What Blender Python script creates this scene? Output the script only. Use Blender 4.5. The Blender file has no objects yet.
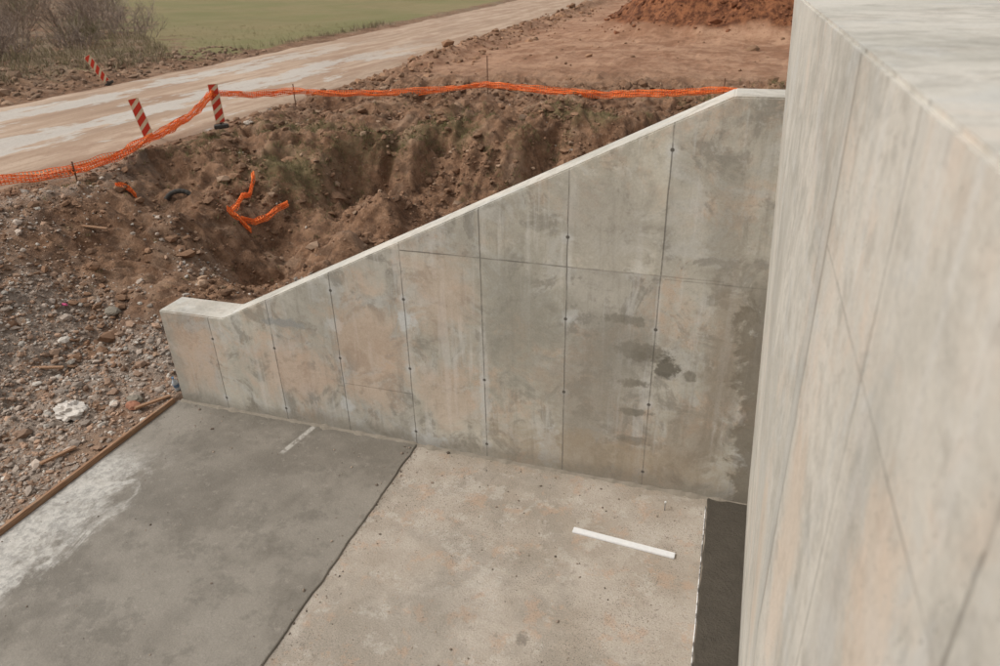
import bpy, bmesh, math, random
import numpy as np
from mathutils import Vector, Matrix, noise
random.seed(7); rng=np.random.default_rng(7)
S=bpy.context.scene
H=5.4; D=6.56

# ------------------------------------------------------------ helpers
def link(o,parent=None):
    S.collection.objects.link(o)
    if parent: o.parent=parent
    return o
def mesh_obj(name,verts,faces,mat=None,parent=None,smooth=False):
    me=bpy.data.meshes.new(name); me.from_pydata([tuple(v) for v in verts],[],[tuple(f) for f in faces]); me.update()
    if smooth: me.polygons.foreach_set('use_smooth',[True]*len(me.polygons))
    o=bpy.data.objects.new(name,me)
    if mat: me.materials.append(mat)
    return link(o,parent)
def np_mesh(name,V,F,mat,cols=None,smooth=False,parent=None,attr='Col'):
    me=bpy.data.meshes.new(name); n=F.shape[1]
    me.vertices.add(len(V)); me.vertices.foreach_set('co',V.astype(np.float32).ravel())
    me.loops.add(F.size); me.loops.foreach_set('vertex_index',F.astype(np.int32).ravel())
    me.polygons.add(len(F)); me.polygons.foreach_set('loop_start',np.arange(0,F.size,n,dtype=np.int32))
    me.polygons.foreach_set('loop_total',np.full(len(F),n,dtype=np.int32))
    me.update(calc_edges=True)
    me.polygons.foreach_set('use_smooth',np.full(len(F),smooth))
    if cols is not None:
        a=me.color_attributes.new(attr,'FLOAT_COLOR','POINT')
        a.data.foreach_set('color',np.c_[cols,np.ones(len(cols))].astype(np.float32).ravel())
    me.materials.append(mat)
    return link(bpy.data.objects.new(name,me),parent)
def box(name,lo,hi,mat,parent=None,bevel=0):
    bm=bmesh.new(); bmesh.ops.create_cube(bm,size=1)
    for v in bm.verts:
        v.co=Vector([(lo[i]+hi[i])/2+v.co[i]*(hi[i]-lo[i]) for i in range(3)])
    if bevel: bmesh.ops.bevel(bm,geom=bm.edges[:],offset=bevel,segments=2,affect='EDGES')
    me=bpy.data.meshes.new(name); bm.to_mesh(me); bm.free(); me.materials.append(mat)
    return link(bpy.data.objects.new(name,me),parent)
def empty(name,loc=(0,0,0)):
    e=bpy.data.objects.new(name,None); e.location=loc; e.empty_display_size=.1
    return link(e)
def sstep(a,b,x):
    t=min(1,max(0,(x-a)/(b-a))); return t*t*(3-2*t)

class NT:
    def __init__(s,name):
        s.m=bpy.data.materials.new(name); s.m.use_nodes=True; s.t=s.m.node_tree
        s.b=s.t.nodes['Principled BSDF']; s.b.inputs['Specular IOR Level'].default_value=.3
        s.co=s.t.nodes.new('ShaderNodeTexCoord').outputs['Object']
        sp=s.t.nodes.new('ShaderNodeSeparateXYZ'); s.t.links.new(s.co,sp.inputs[0])
        s.X,s.Y,s.Z=sp.outputs
    def set(s,inp,v):
        if isinstance(v,bpy.types.NodeSocket): s.t.links.new(v,inp)
        elif isinstance(v,(tuple,list)) and len(v)==3 and inp.type=='RGBA': inp.default_value=(*v,1)
        else: inp.default_value=v
    def ma(s,op,a,b=0,c=0):
        n=s.t.nodes.new('ShaderNodeMath'); n.operation=op
        s.set(n.inputs[0],a); s.set(n.inputs[1],b); s.set(n.inputs[2],c); return n.outputs[0]
    def add(s,a,b): return s.ma('ADD',a,b)
    def sub(s,a,b): return s.ma('SUBTRACT',a,b)
    def mul(s,a,b): return s.ma('MULTIPLY',a,b)
    def ss(s,v,a,b,lo=0,hi=1):
        n=s.t.nodes.new('ShaderNodeMapRange'); n.interpolation_type='SMOOTHSTEP'
        s.set(n.inputs[0],v)
        if a>b: a,b,lo,hi=b,a,hi,lo
        for i,q in enumerate((a,b,lo,hi)): s.set(n.inputs[i+1],q)
        return n.outputs[0]
    def mix(s,f,a,b,blend='MIX'):
        n=s.t.nodes.new('ShaderNodeMix'); n.data_type='RGBA'; n.blend_type=blend
        s.set(n.inputs[0],f); s.set(n.inputs[6],a); s.set(n.inputs[7],b); return n.outputs[2]
    def vec(s,sc=(1,1,1),off=(0,0,0)):
        n=s.t.nodes.new('ShaderNodeMapping'); s.t.links.new(s.co,n.inputs[0])
        n.inputs['Scale'].default_value=sc; n.inputs['Location'].default_value=off; return n.outputs[0]
    def noise(s,scale,detail=4,rough=.55,vec=None,off=0,dist=0,color=False):
        n=s.t.nodes.new('ShaderNodeTexNoise')
        s.t.links.new(vec or (s.vec(off=(off,off*1.7,off*.6)) if off else s.co),n.inputs['Vector'])
        n.inputs['Scale'].default_value=scale; n.inputs['Detail'].default_value=min(detail,4)
        n.inputs['Roughness'].default_value=rough; n.inputs['Distortion'].default_value=dist
        if color:
            sp=s.t.nodes.new('ShaderNodeSeparateColor'); s.t.links.new(n.outputs['Color'],sp.inputs[0]); return sp.outputs
        return n.outputs['Fac']
    def vor(s,scale,out='Distance',feature='F1',vec=None):
        n=s.t.nodes.new('ShaderNodeTexVoronoi'); n.feature=feature
        s.t.links.new(vec or s.co,n.inputs['Vector']); n.inputs['Scale'].default_value=scale
        return n.outputs[out]
    def white(s,a,b):
        c=s.t.nodes.new('ShaderNodeCombineXYZ'); s.set(c.inputs[0],a); s.set(c.inputs[1],b)
        n=s.t.nodes.new('ShaderNodeTexWhiteNoise'); s.t.links.new(c.outputs[0],n.inputs[0]); return n.outputs['Value']
    def blob(s,h,v,ch,cv,rh,rv,nz,soft=.25):
        dh=s.mul(s.sub(h,ch),1/rh); dv=s.mul(s.sub(v,cv),1/rv)
        d=s.ma('SQRT',s.ma('MULTIPLY_ADD',dh,dh,s.mul(dv,dv)))
        return s.ss(s.add(d,nz),1+soft,1-soft)
    def attr(s,name='Col'):
        n=s.t.nodes.new('ShaderNodeAttribute'); n.attribute_name=name; return n
    def bump(s,h,strength=.4,dist=.01,prev=None):
        n=s.t.nodes.new('ShaderNodeBump'); n.inputs['Strength'].default_value=strength
        n.inputs['Distance'].default_value=dist; s.set(n.inputs['Height'],h)
        if prev: s.t.links.new(prev,n.inputs['Normal'])
        return n.outputs[0]
    def out(s,col,rough=.85,normal=None,metal=0):
        s.set(s.b.inputs['Base Color'],col); s.set(s.b.inputs['Roughness'],rough)
        s.set(s.b.inputs['Metallic'],metal)
        if normal: s.t.links.new(normal,s.b.inputs['Normal'])
        return s.m

def concrete(name,lo,hi,ax='X',useam=None,umax=99,vlines=(),hseams=(),blobs=(),pink=.45,pinkc=(.54,.385,.28),foot=True,holes=True,split=None,streak=.25,seamk=.55,corner=False,dark=.45,white=.45):
    n=NT(name); h=n.X if ax=='X' else n.Y; v=n.Z
    A=n.noise(.9,4,.65,color=True); B=n.noise(2.2,4,.7,dist=.8,color=True); Cn=n.noise(8.5,4,.68,color=True)
    c=n.mix(n.ss(A[0],.38,.62),lo,hi)
    pm=n.ss(n.add(n.mul(A[1],.6),n.mul(B[2],.4)),.49,.60)
    c=n.mix(n.mul(n.mul(pm,n.ss(Cn[2],.32,.6)),pink),c,pinkc)
    c=n.mix(n.mul(n.ss(B[0],.52,.64),.5),c,(.50,.50,.48))
    c=n.mix(n.mul(n.ss(n.add(n.mul(B[1],.75),n.mul(Cn[2],.25)),.51,.6),dark),c,(.235,.22,.19))
    c=n.mix(n.mul(n.ss(n.mul(n.add(A[2],Cn[0]),.5),.5,.6),.35),c,(.28,.26,.225))
    c=n.mix(n.mul(n.ss(Cn[1],.56,.68),.4),c,(.56,.54,.50))
    SV=n.noise(1.4,4,.65,vec=n.vec((5,5,.4)),color=True)
    c=n.mix(n.mul(n.ss(SV[0],.52,.68),streak),c,(.23,.215,.185))
    c=n.mix(n.mul(n.ss(SV[1],.54,.68),white),c,(.6,.59,.565))
    seam=None
    wob=n.mul(n.sub(B[2],.5),.02)
    brk=n.ss(B[0],.36,.56,.45,1)
    if useam:
        o,sp=useam
        u=n.mul(n.add(n.sub(h,o),wob),1/sp)
        fr=n.sub(n.ma('FRACT',n.add(u,.5)),.5)
        dist=n.add(n.mul(n.ma('ABSOLUTE',fr),sp),n.ma('GREATER_THAN',h,umax))
        seam=n.mul(n.ss(dist,.011,.003),brk)
        row=n.ma('GREATER_THAN',v,split or 2.65)
        w=n.white(n.ma('FLOOR',u),row)
        c=n.mix(1,c,n.mix(w,(.85,.85,.86),(1.1,1.085,1.05)),'MULTIPLY')
        halo=n.mul(n.ss(dist,.1,.0),n.ss(A[2],.45,.6))
        c=n.mix(n.mul(halo,.4),c,(.58,.565,.53))
        if holes:
            vv=n.mul(n.add(v,.25),1/.92)
            keep=n.ma('GREATER_THAN',n.white(n.ma('FLOOR',n.add(u,.5)),n.ma('FLOOR',vv)),.3)
            vz=n.mul(n.ma('ABSOLUTE',n.sub(n.ma('FRACT',vv),.5)),.92)
            dd=n.add(n.ma('SQRT',n.ma('MULTIPLY_ADD',dist,dist,n.mul(vz,vz))),n.sub(1,keep))
            c=n.mix(n.mul(n.ss(n.add(dd,n.mul(n.sub(Cn[0],.5),.08)),.08,.03),.4),c,(.56,.57,.575))
            seam=n.ma('MAXIMUM',seam,n.mul(n.ss(dd,.024,.015),1.4))
    for (x,a,b,wd) in vlines:
        d=n.ma('ABSOLUTE',n.add(n.sub(h,x),wob))
        m=n.mul(n.mul(n.ss(d,wd,wd*.3),n.mul(n.ma('GREATER_THAN',v,a),n.ma('LESS_THAN',v,b))),brk)
        seam=m if seam is None else n.ma('MAXIMUM',seam,m)
    for (z,a,b,wd) in hseams:
        d=n.ma('ABSOLUTE',n.add(n.sub(v,z),wob))
        m=n.mul(n.ss(d,wd,wd*.3),n.mul(n.ma('GREATER_THAN',h,a),n.ma('LESS_THAN',h,b)))
        m=n.mul(m,n.ss(A[2],.38,.55,.3,1))
        seam=m if seam is None else n.ma('MAXIMUM',seam,m)
    nzs=[n.mul(n.sub(q,.5),3.0) for q in Cn]+[n.mul(n.sub(q,.5),2.6) for q in B]
    for i,(ch,cv,rh,rv,col,st) in enumerate(blobs):
        big=rh*rv>.05
        c=n.mix(n.mul(n.blob(h,v,ch,cv,rh,rv,nzs[i%3+(3 if big else 0)],.5 if big else .3),st),c,col)
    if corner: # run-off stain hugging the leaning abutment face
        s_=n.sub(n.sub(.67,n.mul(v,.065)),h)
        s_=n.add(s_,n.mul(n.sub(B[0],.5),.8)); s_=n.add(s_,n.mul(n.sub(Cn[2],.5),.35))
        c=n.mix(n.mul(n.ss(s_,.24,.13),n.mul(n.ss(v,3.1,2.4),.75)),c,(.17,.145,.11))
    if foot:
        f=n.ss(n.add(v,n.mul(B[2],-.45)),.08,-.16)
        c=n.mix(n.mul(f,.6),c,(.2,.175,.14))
    pores=n.mul(n.ss(n.vor(38),.16,.08),n.ss(A[1],.45,.6))
    c=n.mix(n.mul(pores,.6),c,(.11,.1,.085))
    fine=n.noise(60,2,.6)
    c=n.mix(1,c,n.mix(fine,(.82,.82,.82),(1.16,1.16,1.16)),'MULTIPLY')
    if seam: c=n.mix(n.mul(seam,seamk),c,(.09,.08,.068))
    hh=n.add(n.mul(n.noise(9,3,.65),.9),n.mul(fine,.15))
    return n.out(c,.84,n.bump(hh,.4,.012))

# ------------------------------------------------------------ terrain
BUMPS=[(-8.9,8.8,1.3,.5),(-7.0,11.3,1.0,.75),(-8.7,11.2,.85,-.85),(-6.3,9.4,.8,-.55),(-10.5,10.9,.9,.35),(-10.2,14.4,1.1,.75),
       (-11.5,9.0,1.5,.15),(-7.6,14.2,.9,.6),(-5.2,14.6,1.2,.55),(-9.4,12.7,.6,-.5),(-3,17.0,1.2,.4),(-9.7,7.4,.9,-.15),
       (-6.4,12.9,.6,-.5),(-12.4,13.0,.7,-.4),(-3.6,13.2,1.2,.45),(-9.0,15.6,.7,-.7),(-7.9,16.6,.8,.3),(-11.6,11.7,.6,-.45),(-4.6,11.6,.8,-.4)]
def road_cx(y): 
    yy=max(y,0)
    return -19.2-.0004*max(0,yy-20)**2*.9-.03*max(0,yy-20)
def under(x,y): return x>-7.075 and y<6.75
def edge_y(x): return 15.4+.47*(min(max(x,-13),2)+12)+ .9*noise.noise(Vector((x*.8,3.3,0)))+.35*noise.noise(Vector((x*2.6,1.3,0)))
def heap_d(x,y):
    dx=(x-2.2)/8.6; dy=(y-45.5)/5.4; return dx*dx+dy*dy+.35*noise.noise(Vector((x*.5,y*.5,2)))
def field(x,y,nz):
    return sstep(24.9,27.0,-x+nz-.03*max(0,y-20)*1.0-.00036*max(0,y-20)**2)*sstep(-4,4,y-(30+.95*(-x-27))+nz*9)
def terr(x,y):
    if under(x,y): return -.35
    ey=edge_y(x)
    t2=(y-(ey-2.2))/2.2
    t1=(-8.6-x)/4.6
    t=max(t1,t2)
    s=sstep(0,1,t); z=-.08+1.6*s
    if y<8 : z=max(z,.02)
    z+=.3*sstep(16,30,y)*sstep(-16,-8,x)
    dist=math.hypot(x,y); far=sstep(24,60,dist)
    near_road=abs(x-road_cx(y))
    rm=sstep(4.4,6.6,near_road)
    if x>-12.9 and y<22:
        for bx,by,r,a in BUMPS:
            d2=((x-bx)**2+(y-by)**2)/(r*r)
            if d2<5: z+=a*math.exp(-d2)
    p=Vector((x,y,0))
    slab=sstep(7.05,8.6,-x) if y<6.9 else 1
    wallf=sstep(6.9,8.2,y) if x>-7.3 else 1
    k=rm*slab*wallf
    gx=1-sstep(4.5,8.0,math.hypot((x+9.6)*.9,(y-4.5)))
    kk=k*(1-.75*gx)
    flat=1-.75*sstep(23,28,y)*sstep(-15,-11,x)
    if x<-25 and y>25: flat=.4
    z+=kk*.36*flat*noise.fractal(p*.55+Vector((3,1,0)),.9,2.1,3)
    if dist<60:
        q=p*1.7; q=q+Vector((noise.noise(p*1.3),noise.noise(p*1.3+Vector((7,7,7))),0))*.9
        rd=1-abs(noise.noise(q))*2
        z+=kk*flat*.2*rd*(1-.6*far)
        z+=k*flat*(.09*noise.fractal(p*3.6,.7,2.1,3)+ (.06*max(0,noise.noise(p*8))+.02*noise.noise(p*17))*(1-far))
    bd=abs(x-(road_cx(y)+6.3))
    if y>24 and y<95 and bd<3: 
        z+=.6*math.exp(-(bd/1.1)**2)*sstep(24,32,y)*(1-sstep(80,95,y))*(.6+.9*noise.noise(p*.45))
    dd=heap_d(x,y)
    if dd<4: z+=5.2*math.exp(-max(dd,0)**2*.9-dd*.3)*(1+.3*noise.fractal(p*.5,.8,2,3))
    if x<-25: z+=.35*sstep(25,29,-x)*(1-sstep(25,40,y))+.3*noise.fractal(p*.12,.9,2,2)*sstep(28,38,-x)
    if x<-30: z+=sstep(30,160,-x)*3.0
    if y>80: z+=sstep(80,400,y)*6
    z=z*rm+(1.42)*(1-rm) if near_road<6.6 else z
    if y<6.9 and -9<x<-7.07: z=min(z,.05+.25*(-7.07-x)) if z>0 else max(z,-.04)
    return z
def axis(a,b,step,lo,hi,g):
    L=[a]; 
    while L[-1]<b: L.append(L[-1]+step)
    s=step; up=[L[-1]]
    while up[-1]<hi: s*=g; up.append(up[-1]+s)
    s=step; dn=[L[0]]
    while dn[-1]>lo: s*=g; dn.append(dn[-1]-s)
    return np.array(dn[:0:-1]+L+up[1:])
xs=axis(-14,.6,.055,-420,420,1.045); ys=axis(5.0,20,.055,-60,700,1.03)
nx,ny=len(xs),len(ys)
V=np.empty((ny,nx,3)); C=np.zeros((ny,nx,3))
for j,y in enumerate(ys):
    for i,x in enumerate(xs):
        V[j,i]=(x,y,terr(x,y))
        p=Vector((x,y,0)); nz=noise.fractal(p*.5,.8,2,3)
        g=field(x,y,nz)
        weed=0
        if -13.5<x<3 and y<24:
            ey=edge_y(x); weed=(1-min(1,abs(y-ey-.1)/2.2))*.55*sstep(-.1,.45,nz+.12)
            weed=max(weed,.6*math.exp(-((x+10.2)**2+(y-14.6)**2)/1.4))
        gr=(1-sstep(2.2,5.2,math.hypot((x+9.8)*.85,(y-4.2)*.85)+nz*2.2)) if y<11 else 0
        gr=max(gr,.5*(1-sstep(0,2.0,abs(x+13.6)+nz*2)) if y<13 else 0)
        red=sstep(22,30,y)*sstep(-18,-12,x)
        hd=heap_d(x,y) if (y>32 and y<65 and x>-14) else 9
        r_=max(g,weed)
        if hd<1.6: r_=-(1-sstep(1.15,1.5,hd))
        C[j,i]=(r_,gr,red)
idx=np.arange(nx*ny).reshape(ny,nx)
F=np.stack([idx[:-1,:-1],idx[:-1,1:],idx[1:,1:],idx[1:,:-1]],-1).reshape(-1,4)
n=NT('earth'); A=n.attr('mask'); sp=n.t.nodes.new('ShaderNodeSeparateColor'); n.t.links.new(A.outputs['Color'],sp.inputs[0])
N1=n.noise(.7,4,.7,color=True); N2=n.noise(3.2,4,.72,color=True); N3=n.noise(14,4,.75,color=True)
c=n.mix(n.ss(n.mul(n.add(N1[0],N2[0]),.5),.4,.6),(.15,.078,.043),(.29,.17,.103))
c=n.mix(n.mul(n.ss(N2[1],.48,.62),.65),c,(.08,.044,.027))
c=n.mix(n.mul(n.ss(N1[1],.5,.64),.5),c,(.36,.245,.168))
c=n.mix(n.mul(n.ss(N3[1],.56,.68),.5),c,(.39,.28,.2))
redc=n.mix(n.ss(N1[2],.35,.65),(.26,.133,.077),(.43,.26,.168))
redc=n.mix(n.mul(n.ss(N2[2],.52,.64),.5),redc,(.19,.096,.056))
c=n.mix(sp.outputs['Blue'],c,redc)
heap=n.ss(n.mul(sp.outputs['Red'],-1),.1,.6)
c=n.mix(heap,c,n.mix(n.ss(N2[0],.35,.65),(.085,.03,.014),(.27,.11,.05)))
gv=n.mix(n.vor(26,'Color'),(.2,.155,.125),(.42,.365,.31)); gv=n.mix(.5,gv,n.mix(N3[0],(.19,.13,.095),(.42,.33,.265)))
c=n.mix(n.mul(sp.outputs['Green'],n.ss(N2[1],.33,.5)),c,gv)
gc=n.mix(N1[0],(.18,.15,.07),(.29,.235,.125)); gc=n.mix(n.ss(n.noise(.06,3,.6,off=2),.4,.65),gc,(.185,.175,.075))
weedc=n.mix(N3[0],(.1,.088,.04),(.2,.16,.08)); gc=n.mix(n.ss(n.Y,22,26),weedc,gc)
c=n.mix(n.mul(n.ss(sp.outputs['Red'],0,.8),n.ss(n.add(n.mul(n.add(N2[2],N3[2]),.5),n.mul(sp.outputs['Red'],.3)),.52,.68)),c,gc)
scrub=n.mul(n.ss(n.X,-25.5,-28),n.ss(N1[1],.4,.6)); scrub=n.mul(scrub,n.ss(sp.outputs['Red'],.8,.1))
c=n.mix(n.mul(scrub,.8),c,n.mix(N2[0],(.12,.09,.06),(.29,.225,.15)))
earth=n.out(c,.95,n.bump(n.noise(15,4,.78),.85,.06))
ground=np_mesh('ground',V.reshape(-1,3),F,earth,C.reshape(-1,3),smooth=True,attr='mask')

# ------------------------------------------------------------ road
ry=[-40+1.2*i for i in range(0,40)]; 
while ry[-1]<260: ry.append(ry[-1]*1.02+.3)
K=40; V=[];F=[]
for j,y in enumerate(ry):
    cx=road_cx(y)
    for i in range(K+1):
        u=-1+2*i/K; x=cx+u*5.2; p=Vector((x,y,0))
        e=.3*noise.noise(p*.5)
        z=1.53+.03*(1-u*u)-.16*sstep(.84,1.0,abs(u)+e*.35)+.02*noise.noise(Vector((x*2.2,y*.12,0)))+.008*noise.noise(p*2)
        if y>80: z+=sstep(80,400,y)*6
        V.append((x,y,z))
for j in range(len(ry)-1):
    for i in range(K):
        a=j*(K+1)+i; F.append((a,a+1,a+K+2,a+K+1))
n=NT('road_dirt')
R1=n.noise(1.3,4,.65,vec=n.vec((1,.1,1)),color=True); R2=n.noise(.8,4,.75,vec=n.vec((1,.35,1)),color=True); R3=n.noise(9,4,.8,color=True)
c=n.mix(n.ss(R1[0],.38,.62),(.34,.235,.165),(.46,.345,.26))
c=n.mix(n.mul(n.ss(R2[1],.48,.64),.55),c,(.28,.172,.115))
c=n.mix(n.mul(n.ss(R1[2],.54,.64),.45),c,(.25,.17,.12))
track=n.ma('ABSOLUTE',n.sub(n.ma('ABSOLUTE',n.add(n.X,19.9)),2.0))
wm=n.mul(n.ss(n.add(n.add(n.mul(R2[0],.7),n.mul(R1[1],.3)),n.mul(n.ss(track,1.9,.2),.13)),.565,.63),n.ss(n.Y,46,26))
c=n.mix(n.mul(wm,.7),c,n.mix(R3[2],(.42,.40,.365),(.58,.56,.52)))
c=n.mix(n.mul(n.ss(R3[0],.53,.66),.35),c,(.2,.14,.1))
road_m=n.out(c,n.ss(wm,0,1,.9,.5),n.bump(n.noise(9,3,.8),.5,.03))
mesh_obj('dirt_road',V,F,road_m,smooth=True)

# ------------------------------------------------------------ scattered stones
bm=bmesh.new(); bmesh.ops.create_icosphere(bm,subdivisions=1,radius=1)
IV=np.array([v.co[:] for v in bm.verts]); IF=np.array([[v.index for v in f.verts] for f in bm.faces]); bm.free()
def stones(name,P,sz,cols,mat,flat=.65,parent=None):
    P=np.array(P);sz=np.array(sz);cols=np.array(cols)
    n_=len(P); k=len(IV)
    R=rng.normal(size=(n_,3,3)); Q=np.linalg.qr(R)[0]
    B=IV[None]*(1+rng.uniform(-.32,.3,(n_,k,1)))
    B=B*rng.uniform(.6,1.25,(n_,1,3)); B=np.einsum('nij,nkj->nki',Q,B); B[:,:,2]*=flat
    VV=B*sz[:,None,None]+P[:,None,:]
    FF=(IF[None]+(np.arange(n_)*k)[:,None,None]).reshape(-1,3)
    CC=np.repeat(cols,k,axis=0)
    return np_mesh(name,VV.reshape(-1,3),FF,mat,CC,parent=parent)
n=NT('stone'); a=n.attr('Col').outputs['Color']
c=n.mix(1,a,n.mix(n.noise(30,2,.7),(.72,.72,.72),(1.2,1.2,1.2)),'MULTIPLY')
stone_m=n.out(c,.92)
P=[];sz=[];cl=[]
while len(P)<22000:
    x=random.uniform(-14.2,-7.14); y=random.uniform(1.5,11)
    nz=noise.fractal(Vector((x,y,0))*.5,.8,2,3)
    g=1-sstep(2.2,5.6,math.hypot((x+9.8)*.85,(y-4.2)*.85)+nz*2.2)
    g=max(g,.35*(1-sstep(0,1.7,abs(x+13.6)+nz*2)))
    if random.random()>g+.03: continue
    s=min(.09,.0135*math.exp(abs(random.gauss(0,.62)))); 
    P.append((x,y,terr(x,y)+s*.25)); sz.append(s)
    v=random.uniform(.65,1.35); t=random.random()
    cl.append(((.37*v,.305*v,.255*v) if t<.5 else (.34*v,.225*v,.158*v) if t<.9 else (.48*v,.44*v,.39*v)))
stones('gravel',P,sz,cl,stone_m)
P=[];sz=[];cl=[]
while len(P)<13000:
    x=random.uniform(-14.6,2); y=random.uniform(6.9,24)
    if x>-7.2 and y<8: continue
    if random.random()> .12+.88*sstep(0,.35,noise.noise(Vector((x,y,0))*.8)): continue
    s=min(.15,.015*math.exp(abs(random.gauss(0,.78))))*(1+.015*y)
    P.append((x,y,terr(x,y)+s*.1)); sz.append(s)
    v=random.uniform(.6,1.3); t=random.random()
    cl.append(((.22*v,.128*v,.078*v) if t<.9 else (.33*v,.225*v,.155*v) if t<.985 else (.4*v,.35*v,.3*v)))
stones('dirt_clods',P,sz,cl,stone_m)
P=[];sz=[];cl=[]
while len(P)<4600:
    x=random.uniform(-22,12); y=random.uniform(24,72)
    hp=1-sstep(.5,1.7,heap_d(x,y)); bm_=math.exp(-((x-road_cx(y)-6.3)/1.4)**2)
    if random.random()>.012+hp+.6*bm_: continue
    if abs(x-road_cx(y))<4.9: continue
    s=min(.3,.045*math.exp(abs(random.gauss(0,.7))))
    P.append((x,y,terr(x,y)+s*.1)); sz.append(s); v=random.uniform(.6,1.3)
    cl.append((.21*v,.085*v,.042*v) if hp>bm_ else (.28*v,.165*v,.1*v))
stones('spoil_heap_clods',P,sz,cl,stone_m)
P=[];sz=[];cl=[]
for _ in range(1500):
    y=random.uniform(14,36); x=road_cx(y)-7.6+random.gauss(0,1.6)
    if x>road_cx(y)-5.2: continue
    s=min(.3,.04*math.exp(abs(random.gauss(0,.7))))
    P.append((x,y,terr(x,y)+s*.1)); sz.append(s); v=random.uniform(.5,1.3); cl.append((.28*v,.185*v,.125*v))
stones('roadside_rubble',P,sz,cl,stone_m)

# ------------------------------------------------------------ wing wall
DK=(.15,.135,.105); PALE=(.56,.575,.57); BRN=(.25,.205,.155)
blobs=[(-.78,2.12,.2,.06,DK,.6),(-.62,1.78,.28,.1,DK,.7),(-.36,1.62,.12,.13,(.1,.09,.07),.8),(-.12,1.55,.07,.06,DK,.65),
 (-.66,1.38,.17,.055,DK,.7),(-.66,1.0,.18,.045,DK,.7),(-.66,.62,.18,.055,DK,.6),(-.95,1.75,.35,.45,(.25,.235,.2),.6),
 (.05,3.2,.2,.6,(.27,.25,.21),.5),
 (-5.05,1.52,.24,.055,(.27,.28,.275),.7),(-4.3,1.6,.11,.1,PALE,.6),(-3.33,1.78,.12,.12,PALE,.75),(-3.2,.06,.25,.12,PALE,.8),
 (-4.28,.45,.1,.09,PALE,.65),(-1.6,.32,.14,.24,PALE,.7),(-1.4,2.1,.09,.09,PALE,.4),(-2.4,.9,.06,.5,PALE,.4),
 (-6.6,.9,.4,.5,(.6,.42,.30),.45),(-3.9,1.3,.45,.8,(.6,.42,.30),.45),(-5.0,.8,.6,.4,(.58,.40,.29),.5),(-2.0,1.8,.5,.8,(.27,.26,.22),.65),
 (-1.0,3.1,.5,.5,(.31,.29,.255),.55),(-1.2,1.1,.5,.6,(.28,.25,.205),.6),(-.9,.35,1.2,.3,(.33,.26,.18),.6),(-2.9,2.2,.4,.5,(.6,.43,.32),.35),
 (-2.9,.8,.3,.4,(.58,.41,.3),.35),(.2,1.7,.16,1.1,BRN,.6),(-.05,.7,.25,.45,BRN,.5)]
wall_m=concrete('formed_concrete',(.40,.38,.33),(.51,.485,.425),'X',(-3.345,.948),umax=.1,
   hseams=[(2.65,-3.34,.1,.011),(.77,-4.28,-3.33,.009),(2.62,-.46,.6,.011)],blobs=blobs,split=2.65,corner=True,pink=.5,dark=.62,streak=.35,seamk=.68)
top_m=concrete('concrete_top',(.46,.44,.39),(.56,.53,.475),'X',foot=False,pink=.15,streak=.05,dark=.3,white=.1)
prof=[(-6.97,-.5),(.9,-.5),(.9,4.37),(-.02,4.37),(-5.96,1.46),(-6.97,1.45)]
bm=bmesh.new()
f=[bm.verts.new((x,D,z)) for x,z in prof]; b=[bm.verts.new((x,D+.46,z)) for x,z in prof]
bm.faces.new(f); bm.faces.new(b[::-1])
for i in range(6): 
    j=(i+1)%6; bm.faces.new((f[j],f[i],b[i],b[j]))
bmesh.ops.recalc_face_normals(bm,faces=bm.faces)
bmesh.ops.bevel(bm,geom=bm.edges[:],offset=.014,segments=2,affect='EDGES')
me=bpy.data.meshes.new('wing_wall'); bm.to_mesh(me); bm.free(); me.materials.append(wall_m); me.materials.append(top_m)
for p in me.polygons: 
    if p.normal.z>.35: p.material_index=1
link(bpy.data.objects.new('concrete_wing_wall',me))

# ------------------------------------------------------------ abutment wall (leaning inner face, wide top)
T=5.16
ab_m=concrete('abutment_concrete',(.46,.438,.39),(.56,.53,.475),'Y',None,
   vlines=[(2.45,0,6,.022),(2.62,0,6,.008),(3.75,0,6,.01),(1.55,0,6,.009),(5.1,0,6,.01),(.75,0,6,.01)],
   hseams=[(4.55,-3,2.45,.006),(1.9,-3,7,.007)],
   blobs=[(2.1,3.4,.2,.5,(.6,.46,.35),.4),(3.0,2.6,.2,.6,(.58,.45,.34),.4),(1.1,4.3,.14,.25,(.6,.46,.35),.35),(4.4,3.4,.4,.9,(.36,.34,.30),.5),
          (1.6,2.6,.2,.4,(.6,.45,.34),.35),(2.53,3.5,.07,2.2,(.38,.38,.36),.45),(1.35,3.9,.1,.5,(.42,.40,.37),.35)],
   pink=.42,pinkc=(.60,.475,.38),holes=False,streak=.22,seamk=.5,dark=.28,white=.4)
bm=bmesh.new()
def bx(y,z): 
    b_=.62+.05*(y-4.4)/2.16; return b_+(.335-b_)*(z/T)
f=[bm.verts.new(p) for p in [(bx(-3,-.5),-3,-.5),(3.4,-3,-.5),(3.4,-3,T),(.335,-3,T)]]
b=[bm.verts.new(p) for p in [(bx(6.63,-.5),6.63,-.5),(3.4,6.63,-.5),(3.4,6.63,T),(.335,6.63,T)]]
bm.faces.new(f); bm.faces.new(b[::-1])
for i in range(4):
    j=(i+1)%4; bm.faces.new((f[j],f[i],b[i],b[j]))
bmesh.ops.recalc_face_normals(bm,faces=bm.faces)
bmesh.ops.bevel(bm,geom=[e_ for e_ in bm.edges],offset=.012,segments=2,affect='EDGES')
me=bpy.data.meshes.new('abutment'); bm.to_mesh(me); bm.free(); me.materials.append(ab_m); me.materials.append(top_m)
for p in me.polygons:
    if p.normal.z>.6: p.material_index=1
link(bpy.data.objects.new('concrete_abutment_wall',me))

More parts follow.
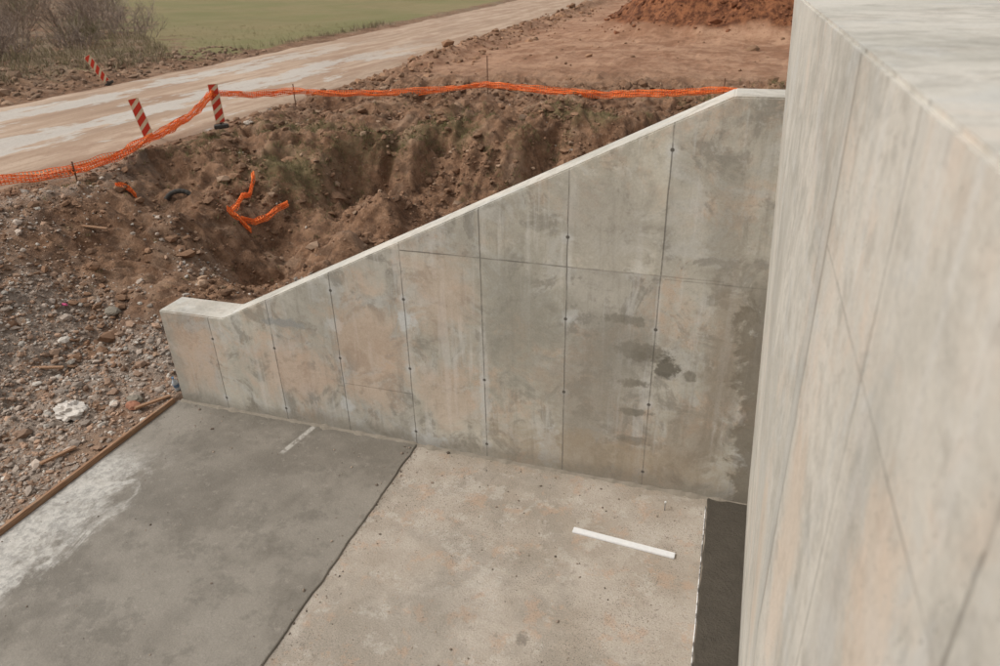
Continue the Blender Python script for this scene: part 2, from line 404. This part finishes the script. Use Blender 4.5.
# ------------------------------------------------------------ slabs
n=NT('dry_slab')
A1=n.noise(.8,4,.68,color=True); B1=n.noise(3,4,.75,color=True); C1=n.noise(13,4,.75,color=True); F1=n.noise(70,2,.7)
c=n.mix(n.ss(A1[0],.38,.62),(.35,.30,.245),(.44,.39,.335))
c=n.mix(n.mul(n.ss(A1[1],.5,.62),.55),c,(.28,.25,.21))
c=n.mix(n.mul(n.ss(B1[0],.54,.64),.45),c,(.46,.31,.215))
c=n.mix(n.mul(n.ss(B1[1],.54,.64),.45),c,(.51,.47,.42))
c=n.mix(n.mul(n.ss(C1[0],.56,.68),.45),c,(.2,.17,.14))
c=n.mix(n.mul(n.ss(n.vor(55),.32,.12),n.ss(A1[2],.42,.58)),c,(.14,.12,.1))
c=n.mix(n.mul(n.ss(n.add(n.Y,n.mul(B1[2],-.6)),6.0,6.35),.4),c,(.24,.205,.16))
c=n.mix(n.mul(n.blob(n.X,n.Y,-1.25,4.15,.05,.07,n.mul(n.sub(C1[1],.5),3)),.5),c,(.1,.085,.07))
c=n.mix(n.mul(n.blob(n.X,n.Y,-2.1,4.3,.35,.3,n.mul(n.sub(C1[2],.5),3),.6),.3),c,(.2,.18,.15))
c=n.mix(1,c,n.mix(F1,(.68,.68,.68),(1.3,1.3,1.3)),'MULTIPLY')
dry=n.out(c,.92,n.bump(n.noise(40,4,.75),.8,.014))
n=NT('damp_slab')
A1=n.noise(.6,4,.68,color=True); B1=n.noise(2.6,4,.75,color=True); C1=n.noise(11,4,.75,color=True); F1=n.noise(70,2,.7)
c=n.mix(n.ss(A1[0],.38,.62),(.16,.143,.12),(.225,.203,.173))
c=n.mix(n.mul(n.ss(A1[1],.5,.62),.6),c,(.27,.245,.21))
c=n.mix(n.mul(n.ss(B1[1],.5,.64),.5),c,(.135,.122,.102))
c=n.mix(n.mul(n.ss(C1[0],.56,.68),.35),c,(.33,.3,.262))
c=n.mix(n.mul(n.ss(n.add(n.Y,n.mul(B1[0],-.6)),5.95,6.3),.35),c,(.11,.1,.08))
wn=n.noise(2.0,4,.75,vec=n.vec((1,.55,1)),dist=.6)
edge=n.add(n.sub(-6.25,n.X),n.mul(n.sub(n.add(n.mul(wn,.75),n.mul(C1[1],.25)),.5),2.6))
cm=n.mul(n.ss(edge,-.1,.35),n.ss(n.add(n.Y,n.mul(wn,.8)),6.1,5.3))
c=n.mix(n.mul(cm,n.ss(B1[2],.35,.55,.35,.72)),c,n.mix(n.ss(C1[2],.35,.6),(.36,.35,.33),(.62,.6,.56)))
lm=n.mul(n.ss(n.ma('ABSOLUTE',n.sub(n.X,n.add(-4.86,n.mul(n.sub(n.Y,6.25),.15)))),.05,.02),n.ss(n.Y,5.86,5.95))
c=n.mix(n.mul(lm,n.ss(C1[1],.4,.55,.15,.7)),c,(.5,.48,.44))
c=n.mix(1,c,n.mix(F1,(.76,.76,.76),(1.24,1.24,1.24)),'MULTIPLY')
damp=n.out(c,n.ss(A1[2],.35,.65,.5,.8),n.bump(n.noise(30,4,.75),.5,.012))
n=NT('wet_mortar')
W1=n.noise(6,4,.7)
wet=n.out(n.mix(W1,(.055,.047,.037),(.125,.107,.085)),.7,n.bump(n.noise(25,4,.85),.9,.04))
def sheet(name,x0,x1,y0,y1,z,th,mat,rag=(0,0),st=.08):
    ys_=np.arange(y0,y1+1e-6,st); V=[];F=[]
    for y in ys_:
        a=x0+rag[0]*noise.fractal(Vector((y*5,1.3,x0)),.8,2,3); b=x1+rag[1]*noise.fractal(Vector((y*5,7.3,x1)),.8,2,3)
        V+= [(a,y,z-th),(a,y,z-.008),(a+.01,y,z),(b-.01,y,z),(b,y,z-.008),(b,y,z-th)]
    m=len(ys_)
    for j in range(m-1):
        for i in range(5):
            q=j*6+i; F.append((q,q+1,q+7,q+6)[::-1])
    F.append((0,1,2,3,4,5)); F.append(tuple((m-1)*6+i for i in range(6))[::-1])
    return mesh_obj(name,V,F,mat)
sheet('concrete_slab',-3.36,.72,-6,D+.02,.0,.4,dry)
sheet('damp_concrete_slab',-7.05,-3.345,-6,D+.02,.022,.35,damp,(0,.012),.04)
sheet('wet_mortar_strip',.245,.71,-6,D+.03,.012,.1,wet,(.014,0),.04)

V=[];F=[];m=0
for i,x in enumerate(np.arange(-7,.7,.03)):
    r=.02+.035*abs(noise.fractal(Vector((x*4,0,0)),.8,2,3)); z0=.022 if x<-3.35 else 0
    V+=[(x,D-r*1.6,z0-.003),(x,D-r*.8,z0+r*.35),(x,D+.01,z0+r*1.1)]; m+=1
for i in range(m-1):
    for k in range(2): q=i*3+k; F.append((q,q+3,q+4,q+1))
n=NT('mortar'); mort=n.out(n.mix(n.noise(8,4,.7),(.15,.13,.1),(.3,.265,.22)),.9,n.bump(n.noise(40,3),.6,.01))
mesh_obj('mortar_fillet',V,F,mort,smooth=True)

# ------------------------------------------------------------ formwork board (butted lengths)
def wood(name,a,b):
    n=NT(name); g=n.noise(3,4,.6,vec=n.vec((22,1.2,22)))
    c=n.mix(n.ss(g,.3,.7),a,b); c=n.mix(n.mul(n.ss(n.noise(4,4,.7),.5,.7),.5),c,(.27,.22,.17))
    return n.out(c,.85,n.bump(g,.5,.004))
wd=wood('weathered_wood',(.24,.13,.075),(.42,.26,.16))
e=empty('formwork_board')
yy=6.5
for k,L in enumerate((3.1,3.4,3.2,2.2)):
    o=box(f'plank_{k+1}',(-7.098,yy-L+.004,-.12),(-7.056,yy,.085-.006*(k%2)),wd,e,.004); yy-=L
for k,y in enumerate((5.6,3.9,2.2,.4)):
    box(f'stake_{k+1}',(-7.135,y,-.2),(-7.1005,y+.045,.07),wd,e,.003)

# ------------------------------------------------------------ white batten on slab
n=NT('white_paint'); wp=n.out(n.mix(n.noise(30,3,.7),(.62,.62,.62),(.8,.8,.8)),.6)
def local_box(name,dims,loc,rot,mat,parent=None,bevel=.003):
    o=box(name,(-dims[0]/2,-dims[1]/2,-dims[2]/2),(dims[0]/2,dims[1]/2,dims[2]/2),mat,parent,bevel)
    o.location=loc; o.rotation_euler=rot; return o
local_box('white_batten',(1.08,.075,.022),(-.565,5.585,.0125),(0,0,math.radians(-4)),wp)
V=[];F=[];ysn=np.arange(-2,6.45,.05)
for j,y in enumerate(ysn):
    x=.232+.006*noise.noise(Vector((y*2,0,5))); z=.004
    for k in range(5):
        a=k*math.tau/5; V.append((x+.006*math.cos(a),y,z+.006*math.sin(a)+.003))
for j in range(len(ysn)-1):
    for k in range(5): F.append((j*5+k,j*5+(k+1)%5,(j+1)*5+(k+1)%5,(j+1)*5+k))
n=NT('cord'); cm_=n.out(n.mix(n.ss(n.noise(9,3,.6),.45,.55),(.2,.19,.18),(.75,.75,.75)),.7)
mesh_obj('white_cord',V,F,cm_,smooth=True)

P=[];sz=[];cl=[]
for _ in range(1600):
    x=random.uniform(-7,.2); 
    y=D-.03-abs(random.gauss(0,.5)) if random.random()<.35 else random.uniform(2.5,6.5)
    if random.random()<.25: x=-3.35+random.gauss(0,.07)
    s=.0035*math.exp(abs(random.gauss(0,.65))); z=.022 if x<-3.35 else 0
    if x<-3.35 and random.random()<.6: continue
    P.append((x,y,z+s*.3)); sz.append(s); v=random.uniform(.4,1.5); cl.append((.25*v,.2*v,.16*v))
stones('mortar_crumbs',P,sz,cl,stone_m)
n=NT('steel'); steel=n.out(n.mix(n.noise(30),(.2,.2,.2),(.45,.45,.45)),.45,metal=.7)
def tube(name,pts,r,mat,parent=None,seg=8):
    V=[];F=[];pts=[Vector(p) for p in pts]
    for i,p in enumerate(pts):
        t=(pts[min(i+1,len(pts)-1)]-pts[max(i-1,0)]).normalized()
        a=t.cross(Vector((0,0,1))); a=a.normalized() if a.length>.01 else Vector((1,0,0)); b=t.cross(a)
        rr=r[i] if isinstance(r,(list,tuple)) else r
        for k in range(seg):
            q=k*math.tau/seg; V.append(p+a*rr*math.cos(q)+b*rr*math.sin(q))
    for i in range(len(pts)-1):
        for k in range(seg): F.append((i*seg+k,i*seg+(k+1)%seg,(i+1)*seg+(k+1)%seg,(i+1)*seg+k))
    F.append(tuple(range(seg))[::-1]); F.append(tuple((len(pts)-1)*seg+k for k in range(seg)))
    return mesh_obj(name,V,F,mat,parent,smooth=False)
e=empty('steel_pin'); tube('shank',[(-.2,6.22,0),(-.2,6.22,.11)],.006,steel,e); tube('cap',[(-.2,6.22,.11),(-.2,6.22,.125)],.011,wp,e)

# ------------------------------------------------------------ delineator panels
n=NT('red_reflective'); redm=n.out(n.mix(n.noise(9,3,.7),(.5,.035,.02),(.62,.06,.03)),.5)
n=NT('white_reflective'); whm=n.out(n.mix(n.noise(9,3,.7),(.6,.48,.32),(.74,.64,.48)),.5)
n=NT('black_rubber'); rub=n.out(n.mix(n.noise(9,3,.7),(.03,.03,.03),(.08,.07,.06)),.8)
def delineator(loc,yaw,lean,h=1.05,w=.26):
    e=empty('traffic_delineator',loc)
    e.rotation_euler=(lean[0],lean[1],yaw)
    box('panel',(-w/2,-.012,.12),(w/2,.012,.12+h),whm,e,.008)
    z0,z1=.12+.012,.12+h-.012; k=0; a=-w/2+.012; b=w/2-.012; sl=.8; per=.27
    for side in (-1,1):
        s=z0-.4
        while s<z1+.2:
            poly=[(a,s+sl*(a)),(b,s+sl*b),(b,s+sl*b+per*.6),(a,s+sl*a+per*.6)]
            def clip(P,f):
                R=[]
                for i in range(len(P)):
                    p,q=P[i],P[(i+1)%len(P)]; fp,fq=f(p),f(q)
                    if fp>=0: R.append(p)
                    if fp*fq<0: t=fp/(fp-fq); R.append((p[0]+(q[0]-p[0])*t,p[1]+(q[1]-p[1])*t))
                return R
            poly=clip(poly,lambda p:p[1]-z0)
            if poly: poly=clip(poly,lambda p:z1-p[1])
            if len(poly)>2:
                k+=1; vs_=[(p[0],side*.0155,p[1]) for p in poly]
                mesh_obj(f'stripe_{k}',vs_,[tuple(range(len(vs_)))],redm,e)
            s+=per
    box('post',(-.025,.0165,-.1),(.025,.05,.5),rub,e,.004)
    box('foot',(-.2,-.12,-.04),(.2,.16,.06),rub,e,.02)
    return e
YAW=math.radians(38)
def tz(x,y): return terr(x,y)
delineator((-14.75,15.15,1.42),YAW,(0,math.radians(-9),0))
delineator((-13.95,17.05,1.5),YAW,(0,math.radians(-1),0))
delineator((-24.4,23.6,1.5),YAW,(0,math.radians(-26),0),h=1.1)

# ------------------------------------------------------------ orange net fence
n=NT('orange_plastic'); orm=n.out(n.mix(n.noise(6,3,.7),(.88,.18,.035),(.98,.3,.08)),.55)
def net(name,path,width,seed,parent,drop=.02):
    pts=[Vector(p) for p in path]; V=[];F=[];segs=[]
    for a,b in zip(pts[:-1],pts[1:]):
        L=(b-a).length; m=max(2,int(L/.07))
        for i in range(m): 
            t=i/m; p=a.lerp(b,t); p.z-=drop*L*math.sin(math.pi*t); segs.append(p)
    segs.append(pts[-1]); R=5
    for i,p in enumerate(segs):
        t=(segs[min(i+1,len(segs)-1)]-segs[max(i-1,0)]); t.z=0; t.normalize(); nrm=Vector((-t.y,t.x,0))
        q=i*.07
        wv=width*(.75+.6*noise.noise(Vector((q*.7,seed,0))))
        for r in range(R):
            u=r/(R-1)
            o=nrm*(.10*noise.noise(Vector((q*1.3,u*2.5,seed)))+.05*noise.noise(Vector((q*4,u*5,seed+4))))
            V.append(p+o+Vector((0,0,(u-.5)*wv+.05*noise.noise(Vector((q*2,seed+9,0))))))
    for i in range(len(segs)-1):
        for r in range(R-1):
            a=i*R+r; F.append((a,a+R,a+R+1,a+1))
    o=mesh_obj(name,V,F,orm,parent); m=o.modifiers.new('w','WIREFRAME'); m.thickness=.026; m.use_even_offset=False
    return o
e=empty('orange_safety_net')
path=[(-18.5,4.5,1.75),(-15.2,8.0,1.72),(-13.9,10.2,1.82),(-13.2,11.2,1.78),(-13.15,13.4,1.95),(-14.0,16.95,2.4)]
net('net_run_1',path,.26,1,e,.03); net('net_run_2',path,.2,5,e,.04)
path=[(-14.0,16.95,2.45),(-13.0,19.4,2.15),(-7.35,21.4,2.2),(-.4,21.4,2.2),(2.5,21.2,2.2)]
net('net_run_3',path,.22,2,e,.025); net('net_run_4',path,.16,8,e,.032)
rust=NT('rusty_steel'); rustm=rust.out(rust.mix(rust.noise(20,3,.7),(.09,.05,.03),(.25,.14,.09)),.85)
for k,(x,y,z1) in enumerate([(-7.4,21.5,3.0),(-13.0,19.45,2.35),(-13.2,11.25,1.95),(-.4,21.5,2.5)]):
    tube(f'stake_{k+1}',[(x,y,terr(x,y)-.2),(x+.02,y,z1)],.017,rustm,e)
e=empty('net_scrap')
# crumpled lengths draped down the bank, upper ends caught on the clods
for k,(a,b,up) in enumerate([((-10.35,12.4),(-10.45,13.5),.35),((-10.15,12.45),(-9.55,13.4),.3),((-10.4,12.35),(-10.0,12.5),0),((-11.9,11.0),(-11.7,11.25),0)]):
    n_=5; pp=[]
    for i in range(n_):
        x=a[0]+(b[0]-a[0])*i/(n_-1); y=a[1]+(b[1]-a[1])*i/(n_-1); pp.append((x,y,terr(x,y)+.1+up*i/(n_-1)*.6))
    net(f'strip_{k+1}',pp,.17,20+k,e,0); net(f'strip_{k+1}_fold',pp,.11,40+k,e,0)

# ------------------------------------------------------------ rubbish
def crumple(name,loc,r,sc,mat,seed,sub=4,amp=.45,parent=None):
    bm=bmesh.new(); bmesh.ops.create_icosphere(bm,subdivisions=sub,radius=1)
    for v in bm.verts:
        p=v.co.copy(); q=p*1.6+Vector((seed,0,0))
        k=1+amp*(1-2*abs(noise.noise(q)))*.6+amp*.35*noise.noise(q*2.7)
        v.co=Vector((p.x*sc[0],p.y*sc[1],p.z*sc[2]))*r*k
        v.co.z=max(v.co.z,-r*sc[2]*.35)
    me=bpy.data.meshes.new(name); bm.to_mesh(me); bm.free(); me.materials.append(mat)
    o=link(bpy.data.objects.new(name,me),parent); o.location=loc; return o
n=NT('white_plastic'); wpl=n.out(n.mix(n.noise(8,3,.7),(.45,.4,.35),(.7,.66,.61)),.45)
crumple('plastic_bag',(-8.25,5.85,tz(-8.25,5.85)+.05),.16,(1.2,.8,.55),wpl,3,4,.9)
n=NT('brick_red'); brm=n.out(n.mix(n.noise(18,3,.7),(.25,.1,.06),(.4,.2,.13)),.9,n.bump(n.noise(30),.5,.01))
crumple('broken_brick',(-7.5,6.2,tz(-7.5,6.2)+.04),.1,(1.1,.7,.6),brm,9,3,.3)
crumple('cement_chunk',(-7.62,6.35,tz(-7.62,6.35)+.03),.09,(1.2,.8,.5),mort,12,3,.4)
crumple('rock',(-9.6,8.1,tz(-9.6,8.1)+.03),.12,(1.1,.8,.6),mort,15,3,.3)
crumple('rock',(-10.6,6.6,tz(-10.6,6.6)+.03),.1,(1.1,.8,.6),mort,25,3,.3)
n=NT('pink_plastic'); pk=n.out(n.mix(n.noise(9,3),(.45,.05,.15),(.65,.1,.25)),.5)
crumple('pink_wrapper',(-10.4,7.9,tz(-10.4,7.9)+.03),.05,(1.3,.5,.4),pk,17,3,.5)
for k,(x,y,a,l) in enumerate([(-9.55,6.6,.5,.55),(-9.3,6.75,-.6,.4),(-7.3,6.35,1.2,.5),(-11.3,9.6,.2,.7),(-7.55,5.0,1.4,.45)]):
    local_box('wood_offcut',(l,.05,.03),(x,y,tz(x,y)+.05),(.1,.1,a),wd)
e=empty('water_bottle',(-7.22,6.75,.12)); e.rotation_euler=(math.radians(20),math.radians(12),0)
n=NT('blue_plastic'); blu=n.out((.12,.2,.32),.25); n=NT('clear_plastic'); clp=n.out((.5,.55,.6),.2)
tube('body',[(0,0,-.08),(0,0,-.075),(0,0,.09),(0,0,.15),(0,0,.17)],[.035,.042,.042,.018,.014],clp,e,14)
tube('cap',[(0,0,.17),(0,0,.195)],.017,blu,e,12); tube('label',[(0,0,-.01),(0,0,.06)],.0435,blu,e,14)
def pipe_arc(loc,rot):
    V=[];F=[];A=18;B=10
    for i in range(A):
        a=math.pi*.15+i*math.pi*.7/(A-1)
        for j in range(B):
            b=j*math.tau/B; r=.34+(.05+.006*(i%2))*math.cos(b); V.append((r*math.cos(a),r*math.sin(a),(.05+.006*(i%2))*math.sin(b)))
    for i in range(A-1):
        for j in range(B): F.append((i*B+j,(i+1)*B+j,(i+1)*B+(j+1)%B,i*B+(j+1)%B))
    o=mesh_obj('drain_pipe',V,F,rub); o.location=loc; o.rotation_euler=rot
pipe_arc((-11.5,12.2,terr(-11.5,12.2)-.1),(1.2,.1,.5))

# ------------------------------------------------------------ vegetation
n=NT('twig'); a=n.attr('Col').outputs['Color']; twm=n.out(a,.9)
def sticks(name,segs,mat=twm):
    N=len(segs); P0=np.array([s[0] for s in segs]);P1=np.array([s[1] for s in segs])
    r0=np.array([s[2] for s in segs]);r1=np.array([s[3] for s in segs]);cc=np.array([s[4] for s in segs])
    t=P1-P0; t/=np.linalg.norm(t,axis=1,keepdims=True)+1e-9
    a=np.cross(t,np.array([.3,.5,.81])); a/=np.linalg.norm(a,axis=1,keepdims=True)+1e-9; b=np.cross(t,a)
    VV=np.empty((N,6,3))
    for i in range(3):
        q=i*math.tau/3; d=a*math.cos(q)+b*math.sin(q); VV[:,i]=P0+d*r0[:,None]; VV[:,3+i]=P1+d*r1[:,None]
    f=np.array([[0,1,4,3],[1,2,5,4],[2,0,3,5]]); FF=(f[None]+(np.arange(N)*6)[:,None,None]).reshape(-1,4)
    return np_mesh(name,VV.reshape(-1,3),FF,mat,np.repeat(cc,6,axis=0))
def bush(x,y,r,h,n_,col):
    z=terr(x,y)-.1; S_=[]
    def grow(p,d,L,rad,lvl):
        if lvl==0: return
        m=3; q=p
        for i in range(m):
            d=(d+Vector((random.gauss(0,.16),random.gauss(0,.16),random.gauss(.03,.1)))).normalized()
            q2=q+d*L/m; v=random.uniform(.6,1.4)
            S_.append((q[:],q2[:],rad*(1-.25*i/m),rad*(1-.25*(i+1)/m),tuple(c*v for c in col)))
            q=q2
            if lvl>1:
                for _ in range(2):
                    dd=(d+Vector((random.gauss(0,.6),random.gauss(0,.6),random.gauss(.1,.4)))).normalized()
                    grow(q,dd,L*random.uniform(.4,.65),rad*.55,lvl-1)
    for _ in range(n_):
        a=random.uniform(0,math.tau); rr=r*.5*math.sqrt(random.random())
        p=Vector((x+rr*math.cos(a),y+rr*math.sin(a),z))
        d=Vector((math.cos(a)*rr/r*1.3,math.sin(a)*rr/r*1.3,1)).normalized()
        grow(p,d,h*random.uniform(.45,.8),.022,3)
    sticks('bare_bush',S_)
BR=(.21,.155,.12); OL=(.2,.17,.105); PK=(.28,.22,.18)
for (x,y,r,h,c_) in [(-39.5,41,3,2.4,PK),(-43,40,2.8,2.4,BR),(-45.5,44.5,2.8,2.6,PK),(-38.5,36,2,1.5,OL),(-51,49,3.2,2.8,BR),(-60,58,3.4,3.0,PK),(-56,46,3,2.8,OL),
      (-33.5,25.5,1.8,2.0,BR),(-35,28,2,1.9,PK),(-66,66,3.4,3.2,BR),(-72,62,4,3.4,PK),(-62,52,3,3,BR),(-42,33,2.4,2.1,PK),(-48,39,2.6,2.4,BR),
      (-36,33,2,1.3,PK),(-52,41,2.6,2.2,PK)]:
    bush(x,y,r,h,24,c_)
S_=[]
def tuft(x,y,z,n_,h,cols):
    for _ in range(n_):
        a=random.uniform(0,math.tau); d=Vector((math.cos(a)*.5,math.sin(a)*.5,1)).normalized()
        L=h*random.uniform(.5,1.2); p=Vector((x+random.gauss(0,h*.3),y+random.gauss(0,h*.3),z-.01)); v=random.uniform(.6,1.4)
        c=random.choice(cols); S_.append((p[:],(p+d*L)[:],h*.035,h*.006,tuple(k*v for k in c)))
G=[(.12,.12,.048),(.17,.15,.065),(.25,.2,.11)]
cnt=0
while cnt<1500:
    x=random.uniform(-13,2); y=edge_y(x)+random.gauss(.1,1.2)
    if noise.fractal(Vector((x,y,0))*.5,.8,2,3)<.0 or noise.noise(Vector((x,y,0))*2.2)<-.05: continue
    tuft(x,y,terr(x,y),7,.12,G); cnt+=1
for _ in range(260): 
    x=-10.2+random.gauss(0,.75); y=14.6+random.gauss(0,.6); tuft(x,y,terr(x,y),7,.12,G)
for _ in range(90):
    x=random.uniform(-13.5,-8); y=random.uniform(8,14); tuft(x,y,terr(x,y),8,.1,G)
for _ in range(30): tuft(-13.0+random.gauss(0,.15),11.0+random.gauss(0,.12),terr(-13,11),9,.12,G[:2])
for _ in range(3000):
    x=-26.5-abs(random.gauss(0,10)); y=random.uniform(18,55)
    f_=field(x,y,0)
    if f_>.6: 
        if random.random()<.3: tuft(x,y,terr(x,y),5,.16,[(.22,.19,.09),(.27,.22,.12)])
    else: tuft(x,y,terr(x,y),6,.4,[(.26,.2,.13),(.18,.145,.09),(.18,.155,.08),(.32,.26,.18)])
sticks('grass_tufts',S_)

# ------------------------------------------------------------ light
w=bpy.data.worlds.new('World'); S.world=w; w.use_nodes=True; nt=w.node_tree
bg=nt.nodes['Background']; sky=nt.nodes.new('ShaderNodeTexSky'); sky.sky_type='NISHITA'; sky.sun_disc=False
EL,AZ=math.radians(48),math.radians(246)
sky.sun_elevation=EL; sky.sun_rotation=AZ; sky.dust_density=4; sky.air_density=1.5
hs=nt.nodes.new('ShaderNodeHueSaturation'); hs.inputs['Saturation'].default_value=.15
mx=nt.nodes.new('ShaderNodeMix'); mx.data_type='RGBA'; mx.blend_type='MULTIPLY'; mx.inputs[0].default_value=1; mx.inputs[7].default_value=(1,.97,.93,1)
nt.links.new(sky.outputs[0],hs.inputs['Color']); nt.links.new(hs.outputs[0],mx.inputs[6]); nt.links.new(mx.outputs[2],bg.inputs[0]); bg.inputs[1].default_value=.145
L=bpy.data.lights.new('sun','SUN'); L.energy=1.5; L.angle=math.radians(14); L.color=(1,.955,.89)
lo=link(bpy.data.objects.new('sun',L))
d=Vector((math.sin(AZ)*math.cos(EL),math.cos(AZ)*math.cos(EL),math.sin(EL)))
lo.rotation_euler=d.to_track_quat('Z','Y').to_euler()

# ------------------------------------------------------------ camera
Yv=Vector((255,373,-700)).normalized(); Zv=-Vector((33,-1333,-700)).normalized()
Zv=(Zv-Yv*Zv.dot(Yv)).normalized(); Xv=Yv.cross(Zv)
M=Matrix((Xv,Yv,Zv)).to_4x4()
M.translation=Vector((0,0,H))
cd=bpy.data.cameras.new('camera'); cd.sensor_width=36; cd.lens=25.2; cd.clip_end=2000; cd.clip_start=.05
cd.dof.use_dof=True; cd.dof.focus_distance=8; cd.dof.aperture_fstop=2.4
co=link(bpy.data.objects.new('camera',cd)); co.matrix_world=M; S.camera=co
S.view_settings.view_transform='Standard'; S.view_settings.look='None'; S.view_settings.exposure=0
